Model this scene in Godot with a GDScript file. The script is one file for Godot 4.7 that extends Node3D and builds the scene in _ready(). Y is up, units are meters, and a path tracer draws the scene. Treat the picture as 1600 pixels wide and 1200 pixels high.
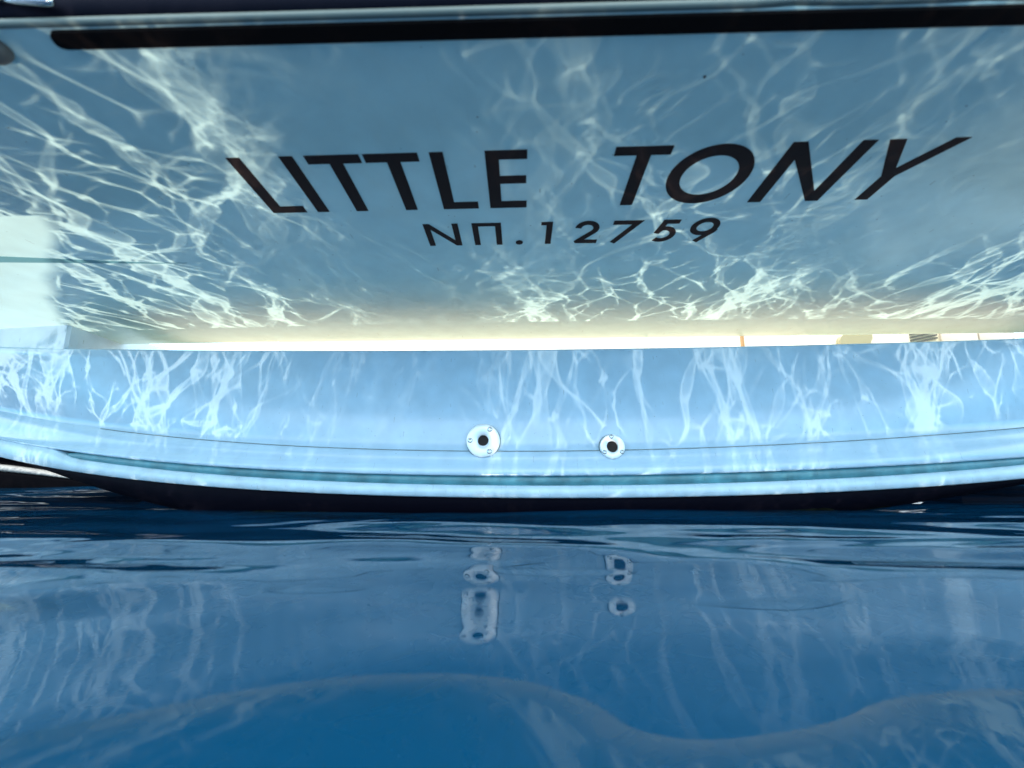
extends Node3D
# Stern of a motor boat seen from just above the water: an overhanging name panel, a swim platform below it,
# ripple light cast up through an added patterned sheet, and the rippled sea in front.

const PANEL_SLOPE := 0.0796652      # the overhang falls this much per metre away from the viewer
const PANEL_Y := 0.605998
const FOCAL := 13.2
const TILE_X := 3.8                 # size in metres of the ripple-light pattern
const TILE_Z := 1.9
const MASK_Y := -0.22  # height of the added light-shaping sheet

var rng := RandomNumberGenerator.new()
var sun_dir := Vector3(0.08, sin(deg_to_rad(52.0)), -cos(deg_to_rad(52.0))).normalized()
var boat: Node3D
var mats := {}


func _ready() -> void:
	rng.seed = 7
	# camera, sky, sun, exposure
	var cam := Camera3D.new()
	cam.name = "camera"
	cam.position = Vector3(0, 0.13, 0)
	cam.rotation = Vector3(deg_to_rad(9.9), deg_to_rad(1.07), deg_to_rad(-0.45))
	cam.fov = rad_to_deg(2.0 * atan(600.0 / 660.0))
	cam.near = 0.02
	cam.far = 600.0
	var lens := CameraAttributesPhysical.new()
	lens.frustum_focal_length = FOCAL
	lens.frustum_focus_distance = 1.1
	lens.frustum_near = 0.02
	lens.frustum_far = 600.0
	lens.exposure_aperture = 2.2
	cam.attributes = lens
	add_child(cam)
	cam.current = true
	var sky_mat := ProceduralSkyMaterial.new()
	sky_mat.sky_top_color = lin(0.98, 0.96, 0.92)
	sky_mat.sky_horizon_color = lin(0.15, 0.50, 0.80)
	sky_mat.sky_curve = 0.32
	sky_mat.sky_energy_multiplier = 1.75
	sky_mat.ground_bottom_color = lin(0.0005, 0.006, 0.018)
	sky_mat.ground_horizon_color = lin(0.0005, 0.006, 0.018)
	sky_mat.ground_curve = 0.1
	var sky := Sky.new()
	sky.sky_material = sky_mat
	var env := Environment.new()
	env.background_mode = Environment.BG_SKY
	env.sky = sky
	env.tonemap_mode = Environment.TONE_MAPPER_LINEAR
	env.tonemap_exposure = 1.27
	env.sdfgi_enabled = true
	env.ssao_enabled = true
	env.ssil_enabled = true
	var we := WorldEnvironment.new()
	we.name = "world_environment"
	we.environment = env
	add_child(we)
	# The sun reaches these surfaces only by way of the water, so it is set as its mirror image in the sea.
	var sun := DirectionalLight3D.new()
	sun.name = "sun"
	sun.light_energy = 1.6
	sun.light_color = Color(1.0, 0.94, 0.87)
	sun.light_angular_distance = 0.25
	sun.shadow_enabled = true
	sun.sky_mode = DirectionalLight3D.SKY_MODE_LIGHT_ONLY
	add_child(sun)
	sun.look_at_from_position(Vector3.ZERO, sun_dir, Vector3.UP)

	make_materials()
	build_sea()
	build_light_mask()
	build_boat()
	build_neighbours()


# ---------- helpers ----------

func lin(r: float, g: float, b: float) -> Color:
	return Color(r, g, b).linear_to_srgb()


func mat(called: String, c: Color, rough: float, metal := 0.0) -> StandardMaterial3D:
	var m := StandardMaterial3D.new()
	m.resource_name = called
	m.albedo_color = c
	m.roughness = rough
	m.metallic = metal
	mats[called] = m
	return m


func noise_tex(seed_: int, freq: float, size: int, lo: Color, hi: Color, octaves := 4) -> NoiseTexture2D:
	var n := FastNoiseLite.new()
	n.seed = seed_
	n.frequency = freq
	n.fractal_octaves = octaves
	var t := NoiseTexture2D.new()
	t.width = size
	t.height = size
	t.seamless = true
	t.noise = n
	var g := Gradient.new()
	g.set_color(0, lo)
	g.set_color(1, hi)
	t.color_ramp = g
	return t


# fine wear: cloudy tone with sparse specks and short streaks of dirt
func speckled(m: StandardMaterial3D, seed_: int, scale: float, amount: float, specks: int) -> void:
	var n := 512
	var f := FastNoiseLite.new()
	f.seed = seed_
	f.frequency = 0.012
	f.fractal_octaves = 4
	var im := f.get_seamless_image(n, n)
	im.convert(Image.FORMAT_RGB8)
	rng.seed = seed_
	for y in n:
		for x in n:
			var v := 1.0 - amount * (1.0 - im.get_pixel(x, y).r)
			im.set_pixel(x, y, Color(v, v, v))
	for k in specks:
		var x := rng.randi_range(0, n - 1)
		var y := rng.randi_range(0, n - 1)
		var dark := rng.randf_range(0.25, 0.8)
		var long := 1 if rng.randf() < 0.75 else rng.randi_range(3, 14)
		for j in long:
			for i in (2 if rng.randf() < 0.3 else 1):
				im.set_pixel((x + i) % n, (y + j) % n, im.get_pixel((x + i) % n, (y + j) % n).lerp(Color(0.30, 0.27, 0.2), dark * (1.0 if long == 1 else 0.35)))
	m.albedo_texture = ImageTexture.create_from_image(im)
	m.uv1_triplanar = true
	m.uv1_world_triplanar = true
	m.uv1_scale = Vector3.ONE * scale


func worn(m: StandardMaterial3D, seed_: int, scale: float, amount: float) -> void:
	m.albedo_texture = noise_tex(seed_, 0.012, 512, Color(1 - amount, 1 - amount, 1 - amount * 0.9), Color(1, 1, 1))
	m.uv1_triplanar = true
	m.uv1_world_triplanar = true
	m.uv1_scale = Vector3.ONE * scale


func make_materials() -> void:
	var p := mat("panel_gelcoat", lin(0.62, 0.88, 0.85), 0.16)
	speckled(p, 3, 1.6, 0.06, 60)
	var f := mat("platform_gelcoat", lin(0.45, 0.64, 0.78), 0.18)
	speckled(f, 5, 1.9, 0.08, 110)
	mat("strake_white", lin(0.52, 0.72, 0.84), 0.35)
	speckled(mats.strake_white, 9, 2.3, 0.16, 500)
	mat("band_teal", lin(0.10, 0.33, 0.40), 0.4)  # darker teal band between the fascia and the strake
	speckled(mats.band_teal, 11, 2.1, 0.35, 200)
	mat("hull_navy", lin(0.0025, 0.0025, 0.006), 0.6)
	mat("black_rubber", lin(0.008, 0.006, 0.006), 0.6)
	mat("vinyl", lin(0.034, 0.023, 0.022), 0.5)
	mat("sealant", lin(0.13, 0.32, 0.36), 0.6)
	mat("seam_dark", lin(0.16, 0.20, 0.20), 0.7)
	mat("lip_brown", lin(0.16, 0.13, 0.12), 0.6)
	for k in ["hull_navy", "black_rubber", "vinyl"]:
		mats[k].metallic_specular = 0.12
	mat("trim_pale", lin(0.15, 0.19, 0.17), 0.5)
	mat("canvas_navy", lin(0.006, 0.007, 0.014), 0.9)
	mat("chrome", lin(0.75, 0.78, 0.78), 0.12, 1.0)
	mat("steel_white", lin(0.78, 0.84, 0.86), 0.3, 0.2)
	mat("deck_cream", lin(0.80, 0.61, 0.43), 0.6)
	mat("bulkhead_white", lin(0.62, 0.55, 0.46), 0.4)
	mat("locker_cream", lin(0.86, 0.78, 0.60), 0.45)
	mat("bracket_olive", lin(0.42, 0.38, 0.24), 0.5)
	mat("hole_dark", lin(0.012, 0.008, 0.006), 0.8)
	mat("slot_dark", lin(0.10, 0.10, 0.09), 0.7)
	mat("rust", lin(0.45, 0.26, 0.12), 0.8)
	mat("neighbour_black", lin(0.003, 0.003, 0.004), 0.6)
	mats.neighbour_black.metallic_specular = 0.0
	mats.canvas_navy.metallic_specular = 0.2
	mat("weed", lin(0.009, 0.011, 0.006), 0.8)
	mats.weed.metallic_specular = 0.1
	speckled(mats.weed, 27, 4.0, 0.7, 300)
	mat("added_wall", lin(0.82, 0.80, 0.76), 0.8)
	worn(mats.added_wall, 17, 0.7, 0.25)
	mat("stone_pale", lin(0.55, 0.56, 0.50), 0.8)
	worn(mats.stone_pale, 15, 9.0, 0.6)


func put(called: String, mesh: Mesh, m: Material, parent: Node3D) -> MeshInstance3D:
	var o := MeshInstance3D.new()
	o.name = called
	o.mesh = mesh
	o.material_override = m
	parent.add_child(o, true)
	return o


func commit(st: SurfaceTool) -> ArrayMesh:
	st.generate_normals()
	return st.commit()


# A sweep along x: rows[i] is the outline at one x, going down the front, back underneath, up the rear and forward on top.
func sweep(rows: Array, closed := true, caps := true) -> ArrayMesh:
	var st := SurfaceTool.new()
	st.begin(Mesh.PRIMITIVE_TRIANGLES)
	st.set_smooth_group(0)
	var n: int = rows[0].size()
	for r in rows:
		for p in r:
			st.add_vertex(p)
	var last := n if closed else n - 1
	for i in rows.size() - 1:
		for j in last:
			var a := i * n + j
			var b := (i + 1) * n + j
			var c := (i + 1) * n + (j + 1) % n
			var d := i * n + (j + 1) % n
			for k in [a, b, c, a, c, d]:
				st.add_index(k)
	var me := commit(st)
	if caps and closed:
		var ct := SurfaceTool.new()
		ct.begin(Mesh.PRIMITIVE_TRIANGLES)
		for e in 2:
			var r: PackedVector3Array = rows[0] if e == 0 else rows[rows.size() - 1]
			var mid := Vector3.ZERO
			for p in r:
				mid += p / n
			for j in n:
				var u := r[j]
				var v := r[(j + 1) % n]
				for q in ([mid, u, v] if e == 0 else [mid, v, u]):
					ct.set_smooth_group(-1)
					ct.add_vertex(q)
		ct.generate_normals()
		me = ct.commit(me)
	return me


func box(lo: Vector3, hi: Vector3, bevel := 0.004) -> ArrayMesh:
	var b := minf(bevel, 0.45 * minf(hi.y - lo.y, hi.z - lo.z))
	var rows := []
	for e in [[lo.x, b], [lo.x + b, 0.0], [hi.x - b, 0.0], [hi.x, b]]:
		var x: float = e[0]
		var s: float = e[1]
		var y0 := lo.y + s
		var y1 := hi.y - s
		var z0 := lo.z + s
		var z1 := hi.z - s
		var c := b * 0.999 if s == 0.0 else b * 0.5
		rows.append(PackedVector3Array([
			Vector3(x, y1 - c, z1), Vector3(x, y0 + c, z1), Vector3(x, y0, z1 - c), Vector3(x, y0, z0 + c),
			Vector3(x, y0 + c, z0), Vector3(x, y1 - c, z0), Vector3(x, y1, z0 + c), Vector3(x, y1, z1 - c)]))
	return sweep(rows)


# A flat outline (points in the a-b plane of the basis) with thickness t along the basis' third axis; the outer face is at t.
func prism(poly: PackedVector2Array, origin: Vector3, ax: Vector3, ay: Vector3, out: Vector3, t: float) -> ArrayMesh:
	var st := SurfaceTool.new()
	st.begin(Mesh.PRIMITIVE_TRIANGLES)
	st.set_smooth_group(-1)
	var tri := Geometry2D.triangulate_polygon(poly)
	var at := func(v: Vector2, h: float) -> Vector3: return origin + ax * v.x + ay * v.y + out * h
	for k in range(0, tri.size(), 3):
		face(st, at.call(poly[tri[k]], t), at.call(poly[tri[k + 1]], t), at.call(poly[tri[k + 2]], t), out)
	var turn := -1.0 if Geometry2D.is_polygon_clockwise(poly) else 1.0
	for k in poly.size():
		var u := poly[k]
		var v := poly[(k + 1) % poly.size()]
		var side := (ax * (v.y - u.y) - ay * (v.x - u.x)) * turn
		face(st, at.call(u, 0.0), at.call(v, 0.0), at.call(v, t), side)
		face(st, at.call(u, 0.0), at.call(v, t), at.call(u, t), side)
	return commit(st)


func face(st: SurfaceTool, a: Vector3, b: Vector3, c: Vector3, out: Vector3) -> void:
	var front := (c - a).cross(b - a).dot(out) > 0.0
	st.add_vertex(a)
	st.add_vertex(b if front else c)
	st.add_vertex(c if front else b)


# A turned shape round an axis: (radius, height) pairs from the rim inwards.
func lathe(prof: Array, origin: Vector3, axis: Vector3, steps := 40) -> ArrayMesh:
	var side := axis.cross(Vector3.UP if absf(axis.y) < 0.9 else Vector3.RIGHT).normalized()
	var other := side.cross(axis).normalized()
	var st := SurfaceTool.new()
	st.begin(Mesh.PRIMITIVE_TRIANGLES)
	st.set_smooth_group(0)
	for k in steps:
		for j in prof.size() - 1:
			var q := []
			for e in [[k, j], [k + 1, j], [k + 1, j + 1], [k, j + 1]]:
				var a := TAU * float(e[0] % steps) / steps
				var p: Array = prof[e[1]]
				q.append(origin + (side * cos(a) + other * sin(a)) * float(p[0]) + axis * float(p[1]))
			var a2 := TAU * (k + 0.5) / steps
			var dr: float = prof[j + 1][0] - prof[j][0]
			var dh: float = prof[j + 1][1] - prof[j][1]
			var out := (side * cos(a2) + other * sin(a2)) * dh * -1.0 + axis * dr
			out = -out
			face(st, q[0], q[1], q[2], out)
			face(st, q[0], q[2], q[3], out)
	st.index()
	return commit(st)


func poly4(c: Array, x: float) -> float:
	var v := 0.0
	for k in c:
		v = v * x + k
	return v


func spread(a: float, b: float, n: int) -> Array[float]:
	var out: Array[float] = []
	for i in n + 1:
		out.append(lerpf(a, b, float(i) / n))
	return out


# ---------- the sea ----------

func build_sea() -> void:
	# long waves as [kx, kz, height, phase]; those in `lumps` live in the water close to the viewer only
	var waves := [
		[5.460, 7.849, 0.00217, 2.204], [1.045, 14.050, 0.00072, -0.852], [-7.123, 13.402, 0.00150, 4.939], [6.444, 17.896, 0.00107, 5.935],
		[20.380, 21.763, 0.00076, 2.435], [7.433, 25.076, 0.00024, 2.068], [16.093, 37.935, 0.00041, 0.264]]
	var lumps := [[12.707, 7.595, 0.00184, 6.809], [13.028, 6.429, 0.00070, -0.006], [14.402, 17.894, 0.00151, 2.516], [-18.641, 21.724, 0.00051, 6.437]]
	var bands := []
	for e in [[0.26, 0.0021, -0.22, 2.5], [0.19, 0.0016, -0.05, 4.5], [0.15, 0.0010, -0.3, 1.8]]:
		var kb: float = TAU / e[0]
		bands.append([kb * sin(e[2]), kb * cos(e[2]), e[1], e[3]])
	var ripples := []
	for e in [[0.13, 0.0007, 0.15], [0.085, 0.0006, -0.18], [0.055, 0.00036, 0.15], [0.038, 0.00020, -0.2], [0.027, 0.00008, 0.3]]:
		for d in 2:
			var th: float = e[2] + rng.randf_range(-0.15, 0.15)
			var k: float = TAU / (e[0] * rng.randf_range(0.88, 1.12))
			ripples.append([k * sin(th), k * cos(th), e[1] * rng.randf_range(0.5, 0.8), rng.randf() * TAU])
	var gusts := FastNoiseLite.new()
	gusts.seed = 33
	gusts.frequency = 1.6
	gusts.fractal_octaves = 2
	var st := SurfaceTool.new()
	st.begin(Mesh.PRIMITIVE_TRIANGLES)
	st.set_smooth_group(0)
	var nx := 500
	var nz := 460
	var x0 := -2.5
	var x1 := 2.5
	var z0 := 0.6
	var z1 := -2.6
	for j in nz + 1:
		var z := lerpf(z0, z1, float(j) / nz)
		var edge := smoothstep(0.0, 0.25, minf(z0 - z, z - z1))
		var fz := lerpf(0.30, 1.0, smoothstep(-0.85, -0.30, z))
		var lumpy := smoothstep(-0.65, -0.25, z)
		var banded := 1.0 - smoothstep(-0.60, -0.38, z)
		for i in nx + 1:
			var x := lerpf(x0, x1, float(i) / nx)
			var h := 0.0
			var hl := 0.0
			var hb := 0.0
			var hr := 0.0
			for w in waves:
				h += w[2] * sin(w[0] * x + w[1] * z + w[3])
			for w in lumps:
				hl += w[2] * sin(w[0] * x + w[1] * z + w[3])
			for w in bands:
				hb += w[2] * sin(w[0] * x + w[1] * z + w[3])
			for w in ripples:
				hr += w[2] * sin(w[0] * x + w[1] * z + w[3])
			var g := smoothstep(-0.05, 0.45, gusts.get_noise_2d(x * 0.7, z * 1.6)) * 1.1 + 0.18
			g *= lerpf(1.0, 0.28, lumpy)
			st.add_vertex(Vector3(x, (0.004 + h * fz + hr * g + hl * lumpy + hb * banded) * edge * smoothstep(0.0, 0.4, minf(x - x0, x1 - x)), z))
	for j in nz:
		for i in nx:
			var a := j * (nx + 1) + i
			var b := a + nx + 1
			for k in [b, b + 1, a + 1, b, a + 1, a]:
				st.add_index(k)
	var base := (nx + 1) * (nz + 1)
	var far := 300.0
	for q in [[-far, far, z0, far], [-far, far, -far, z1], [-far, x0, z1, z0], [x1, far, z1, z0]]:
		st.add_vertex(Vector3(q[0], 0, q[2]))
		st.add_vertex(Vector3(q[1], 0, q[2]))
		st.add_vertex(Vector3(q[1], 0, q[3]))
		st.add_vertex(Vector3(q[0], 0, q[3]))
		for k in [0, 1, 2, 0, 2, 3]:
			st.add_index(base + k)
		base += 4
	var m := StandardMaterial3D.new()
	m.resource_name = "sea_surface"
	m.transparency = BaseMaterial3D.TRANSPARENCY_ALPHA
	m.albedo_color = Color(lin(0.0003, 0.100, 0.250), 0.30)
	m.roughness = 0.0
	m.metallic_specular = 0.40
	var n := FastNoiseLite.new()
	n.seed = 21
	n.frequency = 0.02
	n.fractal_octaves = 3
	var t := NoiseTexture2D.new()
	t.width = 512
	t.height = 512
	t.seamless = true
	t.noise = n
	t.as_normal_map = true
	t.bump_strength = 1.2
	m.normal_enabled = true
	m.normal_texture = t
	m.normal_scale = 0.02
	m.uv1_triplanar = true
	m.uv1_world_triplanar = true
	m.uv1_scale = Vector3(1.1, 1.1, 2.2)
	var sea := put("sea", commit(st), m, self)
	sea.set_meta("kind", "structure")
	sea.set_meta("label", "rippled deep blue sea in front of the boat stern")


# Added dark sheet under the sea; its clear veins shape the sun into ripples.
func build_light_mask() -> void:
	var w := 2048
	var h := 1024
	var total := PackedFloat32Array()
	total.resize(w * h)
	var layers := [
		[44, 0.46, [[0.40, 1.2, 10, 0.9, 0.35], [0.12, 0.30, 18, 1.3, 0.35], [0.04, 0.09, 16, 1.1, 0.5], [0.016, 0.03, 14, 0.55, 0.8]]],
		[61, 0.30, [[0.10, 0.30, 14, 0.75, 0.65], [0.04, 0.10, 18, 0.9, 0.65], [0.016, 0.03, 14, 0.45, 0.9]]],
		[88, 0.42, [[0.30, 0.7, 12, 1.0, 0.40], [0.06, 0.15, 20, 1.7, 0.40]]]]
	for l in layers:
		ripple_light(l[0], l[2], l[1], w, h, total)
	var bytes := PackedByteArray()
	bytes.resize(w * h * 4)
	rng.seed = 77
	var slow := FastNoiseLite.new()
	slow.seed = 19
	slow.frequency = 0.9
	slow.fractal_octaves = 2
	# clear cut in the sheet, shaped to throw a sunlit patch on the port quarter
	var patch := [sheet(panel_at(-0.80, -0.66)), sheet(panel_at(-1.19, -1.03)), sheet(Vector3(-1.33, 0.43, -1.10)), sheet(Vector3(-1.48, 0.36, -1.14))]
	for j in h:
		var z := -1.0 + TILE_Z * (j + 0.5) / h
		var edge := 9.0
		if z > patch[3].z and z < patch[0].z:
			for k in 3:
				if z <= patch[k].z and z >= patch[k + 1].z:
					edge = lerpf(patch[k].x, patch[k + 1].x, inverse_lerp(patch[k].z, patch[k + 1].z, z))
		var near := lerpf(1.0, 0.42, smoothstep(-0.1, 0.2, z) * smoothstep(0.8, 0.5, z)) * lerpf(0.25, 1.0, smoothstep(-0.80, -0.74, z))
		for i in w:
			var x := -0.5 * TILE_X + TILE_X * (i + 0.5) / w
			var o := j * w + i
			var letter_dim := 1.0 - 0.72 * smoothstep(1.0, 0.35, absf(x - 0.12)) * smoothstep(-0.42, -0.2, z) * smoothstep(0.7, 0.5, z)  # less light let through over the lettering
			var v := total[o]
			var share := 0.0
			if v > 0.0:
				share = clampf(clampf(0.60 + 1.6 * slow.get_noise_2d(x, z), 0.08, 1.35) * near * letter_dim * (0.72 + 0.3 * absf(x)) * 0.70 * pow(v, 0.92), 0.0, 0.95)
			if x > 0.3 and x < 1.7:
				share = minf(0.95, share + smoothstep(0.3, 0.9, x) * smoothstep(1.7, 1.4, x) * smoothstep(-0.5, -0.2, z) * smoothstep(0.6, 0.3, z) * clampf(0.07 + 0.30 * slow.get_noise_2d(x * 2.6 + 9.0, z * 1.1), 0.0, 0.2))  # extra haze of light let through to starboard
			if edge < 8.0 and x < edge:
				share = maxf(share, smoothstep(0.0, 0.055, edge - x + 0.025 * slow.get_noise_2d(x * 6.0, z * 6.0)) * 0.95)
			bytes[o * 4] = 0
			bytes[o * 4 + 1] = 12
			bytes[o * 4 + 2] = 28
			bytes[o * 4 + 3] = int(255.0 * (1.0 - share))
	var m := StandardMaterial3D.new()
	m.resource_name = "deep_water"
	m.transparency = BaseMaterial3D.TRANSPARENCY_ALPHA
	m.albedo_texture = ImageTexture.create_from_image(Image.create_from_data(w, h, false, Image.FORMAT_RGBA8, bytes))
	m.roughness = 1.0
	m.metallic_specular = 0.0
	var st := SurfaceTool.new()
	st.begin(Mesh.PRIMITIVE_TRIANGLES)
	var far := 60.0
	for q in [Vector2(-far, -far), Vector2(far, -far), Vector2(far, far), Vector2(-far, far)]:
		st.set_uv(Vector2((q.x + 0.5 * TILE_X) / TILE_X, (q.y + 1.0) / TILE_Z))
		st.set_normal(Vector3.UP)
		st.add_vertex(Vector3(q.x, MASK_Y, q.y))
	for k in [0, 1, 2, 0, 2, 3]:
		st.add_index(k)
	var o := put("added_light_mask", st.commit(), m, self)
	o.set_meta("kind", "structure")
	o.set_meta("label", "added dark sheet under the sea with clear veins that shape the light")


func sheet(p: Vector3) -> Vector3:
	return p - sun_dir * ((p.y - MASK_Y) / sun_dir.y)


# Light bent by a sum of ripples, gathered where it lands (photons on a grid); added to the array with a share.
func ripple_light(seed_: int, bands: Array, share: float, w: int, h: int, total: PackedFloat32Array) -> void:
	rng.seed = seed_
	var gw := 1024
	var gh := 512
	var dx := PackedFloat32Array()
	var dz := PackedFloat32Array()
	dx.resize(gw * gh)
	dz.resize(gw * gh)
	for b in bands:
		for n in int(b[2]):
			var lam: float = b[0] * pow(b[1] / b[0], rng.randf())
			var th := rng.randfn(0.0, b[4])
			var kx := roundf(cos(th) / lam * TILE_X)
			var kz := roundf(sin(th) / lam * TILE_Z)
			if kx == 0.0 and kz == 0.0:
				kx = 1.0
			var mx := TAU * kx / TILE_X
			var mz := TAU * kz / TILE_Z
			var a: float = b[3] * sqrt(2.0 / b[2]) / (mx * mx + mz * mz)
			var ax := -a * mx * w / TILE_X
			var az := -a * mz * h / TILE_Z
			var ph := rng.randf() * TAU
			var cs := cos(TAU * kx / gw)
			var sn := sin(TAU * kx / gw)
			for j in gh:
				var p0 := ph + TAU * kz * (j + 0.5) / gh + TAU * kx * 0.5 / gw
				var s := sin(p0)
				var c := cos(p0)
				var o := j * gw
				for i in gw:
					dx[o] += ax * s
					dz[o] += az * s
					o += 1
					var s2 := s * cs + c * sn
					c = c * cs - s * sn
					s = s2
	var got := PackedFloat32Array()
	got.resize(w * h)
	for j in h:
		for i in w:
			# displacement between the grid points
			var gx := (i + 0.5) * 0.5 - 0.5
			var gz := (j + 0.5) * 0.5 - 0.5
			var i0 := floori(gx)
			var j0 := floori(gz)
			var fx := gx - i0
			var fz := gz - j0
			var r0 := (j0 & (gh - 1)) * gw
			var r1 := ((j0 + 1) & (gh - 1)) * gw
			i0 &= gw - 1
			var i1 := (i0 + 1) & (gw - 1)
			var w00 := (1.0 - fx) * (1.0 - fz)
			var w10 := fx * (1.0 - fz)
			var w01 := (1.0 - fx) * fz
			var w11 := fx * fz
			var x := i + dx[r0 + i0] * w00 + dx[r0 + i1] * w10 + dx[r1 + i0] * w01 + dx[r1 + i1] * w11
			var z := j + dz[r0 + i0] * w00 + dz[r0 + i1] * w10 + dz[r1 + i0] * w01 + dz[r1 + i1] * w11
			var ix := floori(x)
			var iz := floori(z)
			fx = x - ix
			fz = z - iz
			r0 = (iz & (h - 1)) * w
			r1 = ((iz + 1) & (h - 1)) * w
			var c0 := ix & (w - 1)
			var c1 := (ix + 1) & (w - 1)
			got[r0 + c0] += (1.0 - fx) * (1.0 - fz)
			got[r0 + c1] += fx * (1.0 - fz)
			got[r1 + c0] += (1.0 - fx) * fz
			got[r1 + c1] += fx * fz
	for j in h:
		var r := j * w
		var u := ((j + 1) & (h - 1)) * w
		var d := ((j + h - 1) & (h - 1)) * w
		for i in w:
			var e := (i + 1) & (w - 1)
			var f := (i + w - 1) & (w - 1)
			var v := (2.0 * got[r + i] + got[r + e] + got[r + f] + got[u + i] + got[d + i]) / 6.0 - 0.85
			if v > 0.0:
				total[r + i] += v * share


# ---------- the boat ----------

func panel_at(x: float, z: float, t := 0.0) -> Vector3:
	return Vector3(x, PANEL_Y + PANEL_SLOPE * z - t, z)


func build_boat() -> void:
	boat = Node3D.new()
	boat.name = "motor_boat"
	boat.position = Vector3.ZERO
	boat.set_meta("label", "pale blue motor boat stern with black name lettering above a swim platform")
	boat.set_meta("category", "boat")
	add_child(boat)
	build_panel()
	build_platform()
	build_fittings()
	build_cockpit()


func build_panel() -> void:
	# the overhang: closed slab, rounded at its far edge
	var rows := []
	for x in spread(-2.3, 2.2, 60):
		var r := PackedVector3Array()
		r.append(Vector3(x, panel_at(0, -0.362).y + 0.004, -0.362))
		r.append(panel_at(x, -0.362))
		for z in spread(-0.364, -1.300, 30):
			r.append(panel_at(x, z))
		for k in 5:
			var a := PI * 0.5 * (k + 1) / 5.0
			r.append(panel_at(x, -1.300 - 0.014 * sin(a)) + Vector3(0, 0.014 * (1 - cos(a)), 0))
		r.append(Vector3(x, 0.60, -1.314))
		r.append(Vector3(x, 0.604, -1.310))
		rows.append(r)
	var panel := put("overhang_panel", sweep(rows), mats.panel_gelcoat, boat)
	# groove filled with sealant, wide at the port end
	var g := PackedVector2Array([Vector2(-2.2, -0.71), Vector2(-1.06, -0.784), Vector2(-0.772, -0.8175), Vector2(-0.70, -0.8205), Vector2(-0.70, -0.8212), Vector2(-0.772, -0.8210), Vector2(-1.09, -0.806), Vector2(-2.2, -0.735)])
	put("panel_seam", on_panel(g, 0.0006), mats.sealant, panel)
	for q in [[0.2223, -0.4336, 0.0016], [-0.5, -0.9, 0.001], [0.62, -1.12, 0.0012], [-0.2, -1.14, 0.001]]:
		put("fleck", on_panel(disc(Vector2(q[0], q[1]), q[2], 10), 0.0006), mats.hole_dark, panel)
	build_lettering(panel)
	# front edge: rubber strip, pale trim, navy coaming above
	var strip := PackedVector2Array()
	for k in 9:
		var a := PI * 0.5 + PI * 0.5 * k / 8.0
		strip.append(Vector2(-0.486 + 0.010 * cos(a), -0.3765 + 0.0125 * sin(a)))
	for k in 5:
		var a := PI + PI * 0.5 * k / 4.0
		strip.append(Vector2(-0.486 + 0.010 * cos(a), -0.3765 + 0.005 * sin(a)))
	strip.append_array(PackedVector2Array([Vector2(1.9, -0.3815), Vector2(1.9, -0.3640)]))
	var gasket := put("rubber_strip", on_panel(strip, 0.004), mats.black_rubber, boat)
	var lip := PackedVector2Array([Vector2(-0.478, -0.3815), Vector2(1.9, -0.3815), Vector2(1.9, -0.3835), Vector2(-0.47, -0.3835)])
	put("strip_lip", on_panel(lip, 0.002), mats.lip_brown, gasket)
	rows = []
	for x in spread(-2.2, 2.1, 90):
		var r := PackedVector3Array()
		var dent := 0.0
		if x > 0.27 and x < 0.5:
			dent = 0.0025 * maxf(0.0, sin(x * 95.0))
		for k in 14:
			var a := TAU * k / 14.0
			r.append(Vector3(x, 0.5805 + (0.0042 - dent) * cos(a), -0.3595 + 0.0042 * sin(a)))
		rows.append(r)
	put("pale_trim", sweep(rows), mats.trim_pale, boat)
	rows = []
	for x in spread(-2.25, 2.15, 40):
		var r := PackedVector3Array()
		for q in [[0.72, -0.44], [0.66, -0.375], [0.625, -0.352], [0.592, -0.350], [0.5835, -0.356], [0.5832, -0.3615], [0.606, -0.45], [0.606, -1.2], [0.64, -1.25], [0.74, -1.22], [0.76, -0.7], [0.75, -0.5]]:
			r.append(Vector3(x, q[0] + 0.002 * sin(x * 9.0), q[1]))
		rows.append(r)
	put("navy_coaming", sweep(rows), mats.canvas_navy, boat)
	var cleat := put("chrome_cleat", lathe([[0.0, 0.016], [0.006, 0.0155], [0.010, 0.012], [0.0115, 0.006], [0.010, -0.004], [0.006, -0.012], [0.0, -0.014]], Vector3(-0.531, 0.603, -0.346), Vector3(0.8, 0.1, 0.6).normalized(), 24), mats.chrome, boat)
	put("cleat_horn", lathe([[0.0, 0.045], [0.003, 0.044], [0.0045, 0.038], [0.005, 0.0], [0.0045, -0.03], [0.0, -0.032]], Vector3(-0.510, 0.5955, -0.348), Vector3(0.97, -0.2, 0.1).normalized(), 16), mats.chrome, cleat)
	put("cleat_base", lathe([[0.0, 0.012], [0.008, 0.011], [0.013, 0.007], [0.015, 0.0], [0.015, -0.01], [0.0, -0.01]], Vector3(-0.568, 0.572, -0.378), Vector3(0.1, -1.0, 0.2).normalized(), 24), mats.slot_dark, cleat)


func on_panel(poly: PackedVector2Array, t: float) -> ArrayMesh:
	var ay := Vector3(0, PANEL_SLOPE, 1)
	return prism(poly, Vector3(0, PANEL_Y + 0.0002, 0), Vector3.RIGHT, ay, Vector3(0, -1, 0), t + 0.0002)


func disc(c: Vector2, r: float, n: int) -> PackedVector2Array:
	var out := PackedVector2Array()
	for k in n:
		out.append(c + Vector2(cos(TAU * k / n), sin(TAU * k / n)) * r)
	return out


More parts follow.
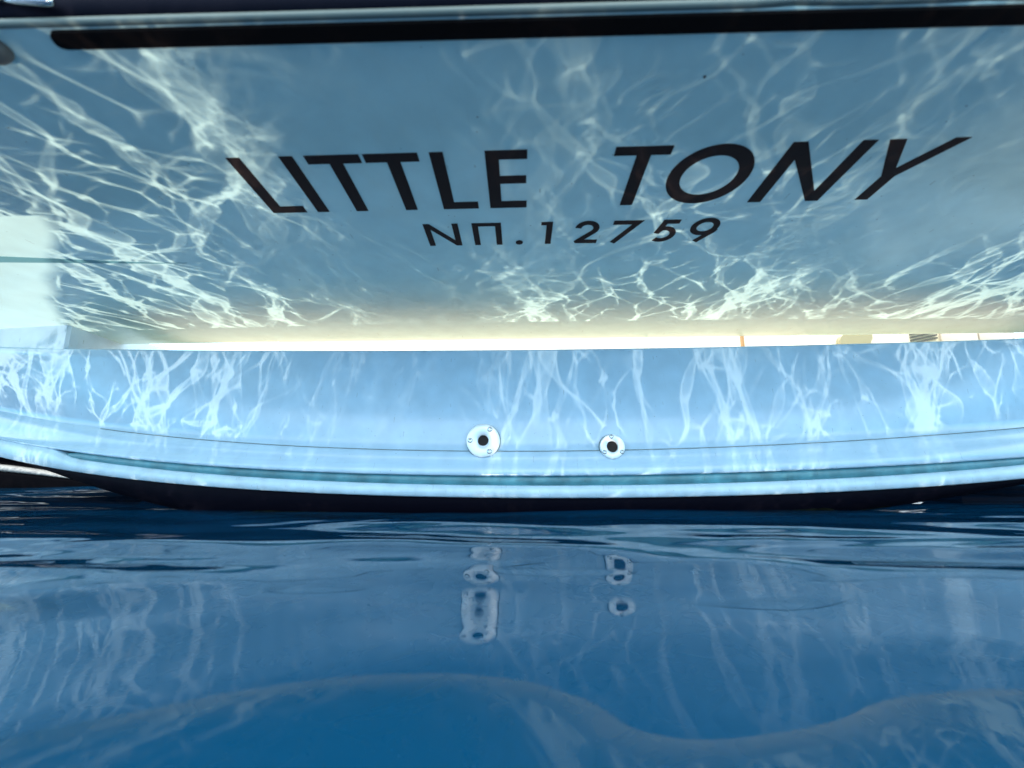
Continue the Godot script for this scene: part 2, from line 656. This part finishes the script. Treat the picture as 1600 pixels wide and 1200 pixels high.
func ring(c: Vector2, r0: float, r1: float, n: int, t: float) -> ArrayMesh:
	var st := SurfaceTool.new()
	st.begin(Mesh.PRIMITIVE_TRIANGLES)
	st.set_smooth_group(-1)
	for k in n:
		var a := Vector2.from_angle(TAU * k / n)
		var b := Vector2.from_angle(TAU * (k + 1) / n)
		var p := []
		for q in [c + a * r0, c + a * r1, c + b * r1, c + b * r0]:
			p.append(panel_at(q.x, q.y, t))
		face(st, p[0], p[1], p[2], Vector3.DOWN)
		face(st, p[0], p[2], p[3], Vector3.DOWN)
		for e in [[r1, 1.0], [r0, -1.0]]:
			var u: Vector2 = c + a * e[0]
			var v: Vector2 = c + b * e[0]
			var o := Vector3(a.x, 0, a.y) * float(e[1])
			face(st, panel_at(u.x, u.y), panel_at(v.x, v.y), panel_at(v.x, v.y, t), o)
			face(st, panel_at(u.x, u.y), panel_at(v.x, v.y, t), panel_at(u.x, u.y, t), o)
	return commit(st)


func stroke(line: Array, width: float) -> PackedVector2Array:
	var found := Geometry2D.offset_polyline(PackedVector2Array(line), width * 0.5, Geometry2D.JOIN_MITER, Geometry2D.END_BUTT)
	return found[0]


func arc(c: Vector2, r: float, a0: float, a1: float, n: int) -> Array:
	var out := []
	for k in n + 1:
		out.append(c + Vector2.from_angle(deg_to_rad(lerpf(a0, a1, float(k) / n))) * r)
	return out


func build_lettering(panel: Node3D) -> void:
	var t := 0.0007
	# the name: x along the stern, v up the letter (0 foot, 1 head)
	var foot := -0.6645
	var tall := 0.1240
	var shapes := [
		[-0.4245, [[0, 0], [0, 1], [0.0200, 1], [0.0200, 0.130], [0.0590, 0.130], [0.0590, 0]]],
		[-0.3466, [[0, 0], [0, 1], [0.0202, 1], [0.0202, 0]]],
		[-0.3100, [[0, 1], [0.0805, 1], [0.0805, 0.870], [0.0517, 0.870], [0.0517, 0], [0.0315, 0], [0.0315, 0.870], [0, 0.870]]],
		[-0.2240, [[0, 1], [0.0800, 1], [0.0800, 0.870], [0.0515, 0.870], [0.0515, 0], [0.0313, 0], [0.0313, 0.870], [0, 0.870]]],
		[-0.1272, [[0, 0], [0, 1], [0.0202, 1], [0.0202, 0.135], [0.0604, 0.135], [0.0604, 0]]],
		[-0.0470, [[0, 0], [0, 1], [0.0615, 1], [0.0615, 0.865], [0.0200, 0.865], [0.0200, 0.598], [0.0607, 0.598], [0.0607, 0.465], [0.0198, 0.465], [0.0198, 0.133], [0.0620, 0.133], [0.0620, 0]]],
		[0.1407, [[0, 1], [0.0819, 1], [0.0819, 0.872], [0.0538, 0.872], [0.0538, 0], [0.0330, 0], [0.0330, 0.872], [0, 0.872]]],
		[0.3882, [[0, 0], [0, 1], [0.0205, 1], [0.0960, 0.190], [0.0960, 1], [0.1168, 1], [0.1168, 0], [0.0962, 0], [0.0216, 0.740], [0.0216, 0]]],
		[0.5205, [[0, 1], [0.0232, 1], [0.0545, 0.560], [0.0896, 1], [0.1109, 1], [0.0668, 0.430], [0.0668, 0], [0.0463, 0], [0.0463, 0.425]]]]
	for s in shapes:
		var p := PackedVector2Array()
		for q in s[1]:
			var x: float = s[0] + q[0]
			p.append(Vector2(x, foot + 0.0062 * (x + 0.42) + tall * q[1] + 0.0025 * q[1] * (x + 0.42)))
		put("letter", on_panel(p, t), mats.vinyl, panel)
	put("letter", ring(Vector2(0.2965, -0.5966), 0.0420, 0.0628, 64, t), mats.vinyl, panel)
	# the number
	var lo := -0.7725
	var hi := -0.7038
	var sw := 0.0112
	var top := hi - sw * 0.5
	var low := lo + sw * 0.5
	var small := []
	small.append(PackedVector2Array([Vector2(-0.1738, lo), Vector2(-0.1738, hi), Vector2(-0.1625, hi), Vector2(-0.1212, lo + 0.0165), Vector2(-0.1212, hi), Vector2(-0.1100, hi), Vector2(-0.1100, lo), Vector2(-0.1210, lo), Vector2(-0.1626, hi - 0.0165), Vector2(-0.1626, lo)]))
	small.append(PackedVector2Array([Vector2(-0.0848, lo), Vector2(-0.0848, hi), Vector2(-0.0310, hi), Vector2(-0.0310, lo), Vector2(-0.0422, lo), Vector2(-0.0422, hi - 0.009), Vector2(-0.0736, hi - 0.009), Vector2(-0.0736, lo)]))
	small.append(disc(Vector2(0.0022, -0.7662), 0.0070, 24))
	small.append(PackedVector2Array([Vector2(0.0425, hi), Vector2(0.0636, hi), Vector2(0.0636, lo), Vector2(0.0523, lo), Vector2(0.0523, hi - 0.009), Vector2(0.0425, hi - 0.009)]))
	small.append(stroke(arc(Vector2(0.1284, -0.7250), 0.0168, 175, -38, 18) + [Vector2(0.1145, low + 0.0006), Vector2(0.1525, low)], sw))
	small.append(stroke([Vector2(0.1740, top), Vector2(0.2190, top), Vector2(0.1838, lo)], sw))
	small.append(stroke([Vector2(0.2945, top), Vector2(0.2685, top), Vector2(0.2628, -0.7390)] + arc(Vector2(0.2740, -0.7475), 0.0186, 112, -128, 18), sw))
	for p in small:
		put("numeral", on_panel(p, t), mats.vinyl, panel)
	var nine := put("numeral", ring(Vector2(0.3455, -0.7262), 0.0145, 0.0258, 40, t), mats.vinyl, panel)
	nine.mesh = joined(nine.mesh, on_panel(stroke([Vector2(0.3672, -0.7330), Vector2(0.3650, -0.7405), Vector2(0.3440, lo)], sw), t + 0.0001))


func joined(a: Mesh, b: Mesh) -> ArrayMesh:
	var st := SurfaceTool.new()
	st.begin(Mesh.PRIMITIVE_TRIANGLES)
	st.append_from(a, 0, Transform3D())
	st.append_from(b, 0, Transform3D())
	return st.commit()


const TOP := [0.0176, -0.0046, 0.4111]
const SEAM := [0.0002, -0.0057, 0.0421, -0.0064, 0.1449]
const RIDGE := [0.0334, -0.0045, 0.1163]
const TEAL_TOP := [0.0006, -0.0057, 0.0316, -0.0066, 0.0891]
const TEAL_LOW := [0.0025, -0.0042, 0.0315, -0.0097, 0.0664]
const STRAKE_LOW := [0.0035, -0.0041, 0.0262, -0.0097, 0.0386]


func soft_floor(y: float) -> float:
	return -0.016 + 0.5 * (y + 0.016 + sqrt((y + 0.016) * (y + 0.016) + 0.0002))


func hull_low(x: float) -> float:
	if x < 0.0:
		var t := -0.89 - x
		return soft_floor(0.19 * t + 0.06 * t * absf(t))
	return soft_floor(0.12 * (x - 0.90))


func out_z(x: float, z: float, k := 0.08) -> float:
	return z - k * (x - 0.1) * (x - 0.1)


func build_platform() -> void:
	var xs := spread(-1.78, 2.05, 110)
	var rows := []
	for x in xs:
		var r := PackedVector3Array()
		var zt := out_z(x, -1.08, 0.03)
		var yt := poly4(TOP, x)
		var zs := out_z(x, -1.02)
		var ys := poly4(SEAM, x)
		var yr := poly4(RIDGE, x)
		var yl := poly4(TEAL_TOP, x)
		r.append(Vector3(x, yt, zt - 0.006))
		r.append(Vector3(x, yt - 0.0015, zt - 0.0015))
		r.append(Vector3(x, yt - 0.006, zt))
		for k in 9:
			var u := (k + 1) / 10.0
			r.append(Vector3(x, lerpf(yt - 0.006, ys + 0.002, u), lerpf(zt, zs, u) + 0.010 * sin(PI * u) * u))
		r.append(Vector3(x, ys + 0.002, zs))
		r.append(Vector3(x, ys - 0.002, zs + 0.0035))
		r.append(Vector3(x, lerpf(ys, yr, 0.55), out_z(x, -1.009)))
		r.append(Vector3(x, yr + 0.003, out_z(x, -1.0085)))
		r.append(Vector3(x, yr - 0.003, out_z(x, -1.0035)))
		r.append(Vector3(x, lerpf(yr, yl, 0.6), out_z(x, -0.998)))
		r.append(Vector3(x, yl + 0.003, out_z(x, -0.997)))
		r.append(Vector3(x, yl, out_z(x, -0.999)))
		r.append(Vector3(x, yl - 0.002, out_z(x, -1.010)))
		r.append(Vector3(x, yl - 0.002, out_z(x, -1.10)))
		r.append(Vector3(x, yt - 0.02, zt - 0.09))
		r.append(Vector3(x, yt - 0.012, zt - 0.088))
		rows.append(r)
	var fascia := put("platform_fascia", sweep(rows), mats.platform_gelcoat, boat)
	rows = []
	for x in spread(-1.155, 2.05, 90):
		var z := out_z(x, -1.0172)
		var y := poly4(SEAM, x)
		rows.append(PackedVector3Array([Vector3(x, y + 0.0012, z), Vector3(x, y - 0.0006, z + 0.0012), Vector3(x, y - 0.001, z - 0.006), Vector3(x, y + 0.0012, z - 0.006)]))
	put("fascia_seam", sweep(rows), mats.seam_dark, fascia)
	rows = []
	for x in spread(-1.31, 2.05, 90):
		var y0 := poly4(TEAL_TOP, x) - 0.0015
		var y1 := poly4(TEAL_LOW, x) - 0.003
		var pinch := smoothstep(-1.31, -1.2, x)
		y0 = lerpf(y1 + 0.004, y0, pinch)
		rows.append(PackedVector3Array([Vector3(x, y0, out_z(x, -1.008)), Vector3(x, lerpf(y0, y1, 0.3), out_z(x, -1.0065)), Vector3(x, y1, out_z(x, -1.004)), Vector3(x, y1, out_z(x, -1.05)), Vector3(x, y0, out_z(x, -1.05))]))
	put("teal_stripe", sweep(rows), mats.band_teal, boat)
	rows = []
	for x in xs:
		var y0 := poly4(TEAL_LOW, x)
		if x < -1.31:
			y0 = poly4(TEAL_TOP, x)
		elif x < -1.2:
			y0 = lerpf(poly4(TEAL_LOW, x), poly4(TEAL_TOP, x), smoothstep(-1.2, -1.31, x))
		var y1 := poly4(STRAKE_LOW, x)
		rows.append(PackedVector3Array([Vector3(x, y0, out_z(x, -1.003)), Vector3(x, y0 - 0.002, out_z(x, -0.9985)), Vector3(x, lerpf(y0, y1, 0.5), out_z(x, -0.994)), Vector3(x, y1 + 0.003, out_z(x, -0.996)), Vector3(x, y1, out_z(x, -1.0)), Vector3(x, y1 + 0.001, out_z(x, -1.06)), Vector3(x, y0, out_z(x, -1.06))]))
	put("rubbing_strake", sweep(rows), mats.strake_white, boat)
	rows = []
	for x in spread(-1.80, 2.06, 60):
		var y0 := poly4(STRAKE_LOW, x) + 0.002
		var y1 := hull_low(x)
		y1 = minf(y1, y0 - 0.006)
		rows.append(PackedVector3Array([Vector3(x, y0, out_z(x, -1.006)), Vector3(x, lerpf(y0, y1, 0.5), out_z(x, -1.016)), Vector3(x, y1 + 0.003, out_z(x, -1.036)), Vector3(x, y1, out_z(x, -1.044)), Vector3(x, y1 - 0.01, -1.5), Vector3(x, y1 - 0.015, -4.0), Vector3(x, 0.30, -4.0), Vector3(x, 0.30, out_z(x, -1.20))]))
	put("hull_bottom", sweep(rows), mats.hull_navy, boat)
	# the wet, weedy line where the hull meets the sea
	var weed := FastNoiseLite.new()
	weed.seed = 3
	weed.frequency = 9.0
	rows = []
	for x in spread(-0.86, 0.90, 260):
		var y0 := poly4(STRAKE_LOW, x) + 0.002
		var y1 := minf(hull_low(x), y0 - 0.006)
		var hi := 0.011 + 0.006 * weed.get_noise_2d(x, 0.0) + 0.003 * weed.get_noise_2d(x * 5.0, 9.0)
		hi = lerpf(-0.02, hi, smoothstep(-0.86, -0.6, x) * smoothstep(0.90, 0.65, x))
		var u0 := clampf((y0 - maxf(hi, y1 + 0.004)) / (y0 - y1), 0.0, 1.0)
		var za := out_z(x, lerpf(-1.006, -1.036, u0) + 0.0022)
		rows.append(PackedVector3Array([Vector3(x, lerpf(y0, y1, u0), za), Vector3(x, y1 + 0.003, out_z(x, -1.0335)), Vector3(x, y1, out_z(x, -1.05)), Vector3(x, lerpf(y0, y1, u0), za - 0.012)]))
	put("weed_line", sweep(rows), mats.weed, boat)
	# topsides of the boat beyond the stern corners
	for s in [[-1.84, -1.76], [2.02, 2.10]]:
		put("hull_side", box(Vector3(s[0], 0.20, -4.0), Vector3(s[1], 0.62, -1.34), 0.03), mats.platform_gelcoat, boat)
	# port pillar between platform and overhang
	rows = []
	var outline := [[-1.29, -1.17], [-1.2915, -1.148], [-1.296, -1.1395], [-1.31, -1.1405], [-1.50, -1.160], [-1.70, -1.185], [-1.76, -1.21], [-1.78, -1.28], [-1.78, -1.95], [-1.29, -1.95]]
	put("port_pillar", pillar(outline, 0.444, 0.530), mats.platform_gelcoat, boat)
	var mirror := []
	for q in outline:
		mirror.push_front([0.52 - q[0], q[1]])
	put("starboard_pillar", pillar(mirror, 0.444, 0.530), mats.platform_gelcoat, boat)


func pillar(outline: Array, y0: float, y1: float) -> ArrayMesh:
	var p := PackedVector2Array()
	for q in outline:
		p.append(Vector2(q[0], q[1]))
	return prism(p, Vector3(0, y0, 0), Vector3.RIGHT, Vector3.BACK, Vector3.UP, y1 - y0)


func build_fittings() -> void:
	var axis := Vector3(0, 0.10, 1).normalized()
	for e in [[Vector3(-0.0888, 0.1700, -1.0225), 0.0400, 0.0130, [[0.40, 0.64], [-0.77, 0.0], [0.38, -0.65]]], [Vector3(0.2165, 0.1530, -1.0195), 0.0290, 0.0135, [[-0.05, 0.80], [-0.66, -0.44], [0.72, -0.44]]]]:
		var c: Vector3 = e[0]
		var r: float = e[1]
		var hole: float = e[2]
		var f := Node3D.new()
		f.name = "drain_fitting"
		boat.add_child(f, true)
		f.position = c
		put("flange", lathe([[r - 0.001, -0.006], [r, 0.0], [r, 0.0105], [r - 0.0006, 0.0118], [r - 0.0018, 0.0125], [hole + 0.001, 0.0125], [hole, 0.0115], [hole - 0.0004, -0.02]], Vector3.ZERO, axis, 56), mats.steel_white, f)
		put("sealant_ring", lathe([[r + 0.0016, -0.004], [r + 0.0014, 0.0022], [r - 0.0005, 0.0034]], Vector3.ZERO, axis, 48), mats.seam_dark, f)
		put("hole", lathe([[hole + 0.002, 0.0042], [0.004, 0.004], [0.0, 0.004]], Vector3.ZERO, axis, 32), mats.hole_dark, f)
		for s in e[3]:
			var at := Vector3(float(s[0]) * r, float(s[1]) * r, -float(s[1]) * r * 0.10)
			var sr := 0.0048 if r > 0.035 else 0.0038
			put("screw", lathe([[sr, 0.0126], [sr * 0.98, 0.0133], [sr * 0.72, 0.0138], [sr * 0.66, 0.0131], [sr * 0.4, 0.0131], [sr * 0.36, 0.0112], [0.0, 0.011]], at, axis, 20), mats.chrome, f)
			put("screw_seat", lathe([[sr + 0.0012, 0.0125], [sr + 0.0010, 0.01285], [sr - 0.0002, 0.0129]], at, axis, 20), mats.slot_dark, f)


func build_cockpit() -> void:
	put("platform_deck", box(Vector3(-1.292, 0.385, -3.02), Vector3(1.815, 0.398, -1.165), 0.003), mats.deck_cream, boat)
	put("cockpit_bulkhead", box(Vector3(-1.8, 0.30, -3.08), Vector3(2.1, 1.2, -3.022), 0.01), mats.bulkhead_white, boat)
	var locker := put("locker", box(Vector3(1.065, 0.399, -1.80), Vector3(1.81, 0.575, -1.52), 0.008), mats.locker_cream, boat)
	var b := PackedVector2Array([Vector2(1.158, 0.50), Vector2(1.158, 0.532)])
	for k in 7:
		var a := PI - PI * 0.5 * k / 6.0
		b.append(Vector2(1.188 + 0.03 * cos(a), 0.533 + 0.03 * sin(a)))
	b.append_array(PackedVector2Array([Vector2(1.276, 0.563), Vector2(1.276, 0.545), Vector2(1.266, 0.53), Vector2(1.262, 0.50)]))
	put("bracket", prism(b, Vector3(0, 0, -1.519), Vector3.RIGHT, Vector3.UP, Vector3.BACK, 0.02), mats.bracket_olive, locker)
	for k in 5:
		var y := 0.525 + 0.011 * k
		var s := PackedVector2Array([Vector2(1.425, y), Vector2(1.52, y + 0.02), Vector2(1.52, y + 0.026), Vector2(1.425, y + 0.006)])
		put("louvre_slat", prism(s, Vector3(0, 0, -1.519), Vector3.RIGHT, Vector3.UP, Vector3.BACK, 0.006), mats.slot_dark, locker)
	put("door_panel", box(Vector3(1.53, 0.42, -1.519), Vector3(1.66, 0.572, -1.508), 0.003), mats.bulkhead_white, locker)
	put("door_panel", box(Vector3(1.665, 0.42, -1.519), Vector3(1.79, 0.572, -1.508), 0.003), mats.bulkhead_white, locker)
	for q in [[0.464, 0.006, "locker_cream"], [0.809, 0.007, "rust"]]:
		put("pole", lathe([[q[1], 0.0], [q[1], 0.45], [0.0, 0.452]], Vector3(q[0], 0.396, -1.5), Vector3.UP, 14), mats[q[2]], boat)


# ---------- other boats ----------

func build_neighbours() -> void:
	var rows := []
	for u in spread(0.0, 1.0, 26):
		var x := -4.6 + 2.63 * u
		var e := clampf((-1.95 - x) / 0.74, 0.0, 3.0)
		var top := 0.002 + 0.088 * pow(e, 0.85)
		var hz := 0.04 + 0.30 * sqrt(e)
		rows.append(PackedVector3Array([Vector3(x, top, -2.1 - 0.04), Vector3(x, top - 0.012, -2.1), Vector3(x, -0.06, -2.12), Vector3(x, -0.1, -2.1 - hz), Vector3(x, -0.06, -2.08 - 2 * hz), Vector3(x, top, -2.12 - 2 * hz)]))
	var left := put_thing("moored_hull", "black low hull lying on the water left of the stern", rows)
	put("added_dark_block", box(Vector3(-4.4, 0.06, -3.2), Vector3(-2.42, 0.85, -2.5), 0.08), mats.neighbour_black, left)  # unseen block added to darken the reflections in the water at left
	rows = []
	for x in spread(-4.6, -2.08, 26):
		var e := clampf((-1.95 - x) / 0.74, 0.0, 3.0)
		var y := 0.002 + 0.088 * pow(e, 0.85)
		var t := 0.022 * smoothstep(-2.08, -2.7, x) + 0.001
		rows.append(PackedVector3Array([Vector3(x, y + t, -2.135), Vector3(x, y + t * 0.4, -2.122), Vector3(x, y - 0.002, -2.135), Vector3(x, y - 0.002, -2.2), Vector3(x, y + t, -2.2)]))
	put("pale_gunwale", sweep(rows), mats.stone_pale, left)
	rows = []
	for u in spread(0.0, 1.0, 20):
		var x := 2.03 + 2.8 * u
		var hz := 0.25 + 0.4 * sin(PI * 0.5 * minf(1.0, u * 3.0))
		rows.append(PackedVector3Array([Vector3(x - 0.02, 0.42, -2.05), Vector3(x, 0.2, -2.04), Vector3(x + 0.03, -0.1, -2.08), Vector3(x + 0.03, -0.1, -2.0 - hz), Vector3(x, 0.3, -2.05 - hz), Vector3(x, 0.42, -2.05 - hz)]))
	var added_wall := put("added_pale_wall", box(Vector3(-60, -0.3, -16.0), Vector3(60, 1.3, -13.0), 0.05), mats.added_wall, self)  # pale wall added to give bright slivers past the hulls and glints
	added_wall.set_meta("label", "long pale wall added far beyond the boats for bright slivers and glints")
	added_wall.set_meta("category", "wall")
	added_wall.set_meta("kind", "thing")
	put_thing("moored_hull", "black tall hull end showing at the far right behind the stern", rows)


func put_thing(called: String, label: String, rows: Array) -> Node3D:
	var n := Node3D.new()
	n.name = called
	n.set_meta("label", label)
	n.set_meta("category", "boat")
	n.set_meta("group", "black hulls moored beside the boat")
	add_child(n, true)
	put("hull", sweep(rows), mats.neighbour_black, n)
	return n
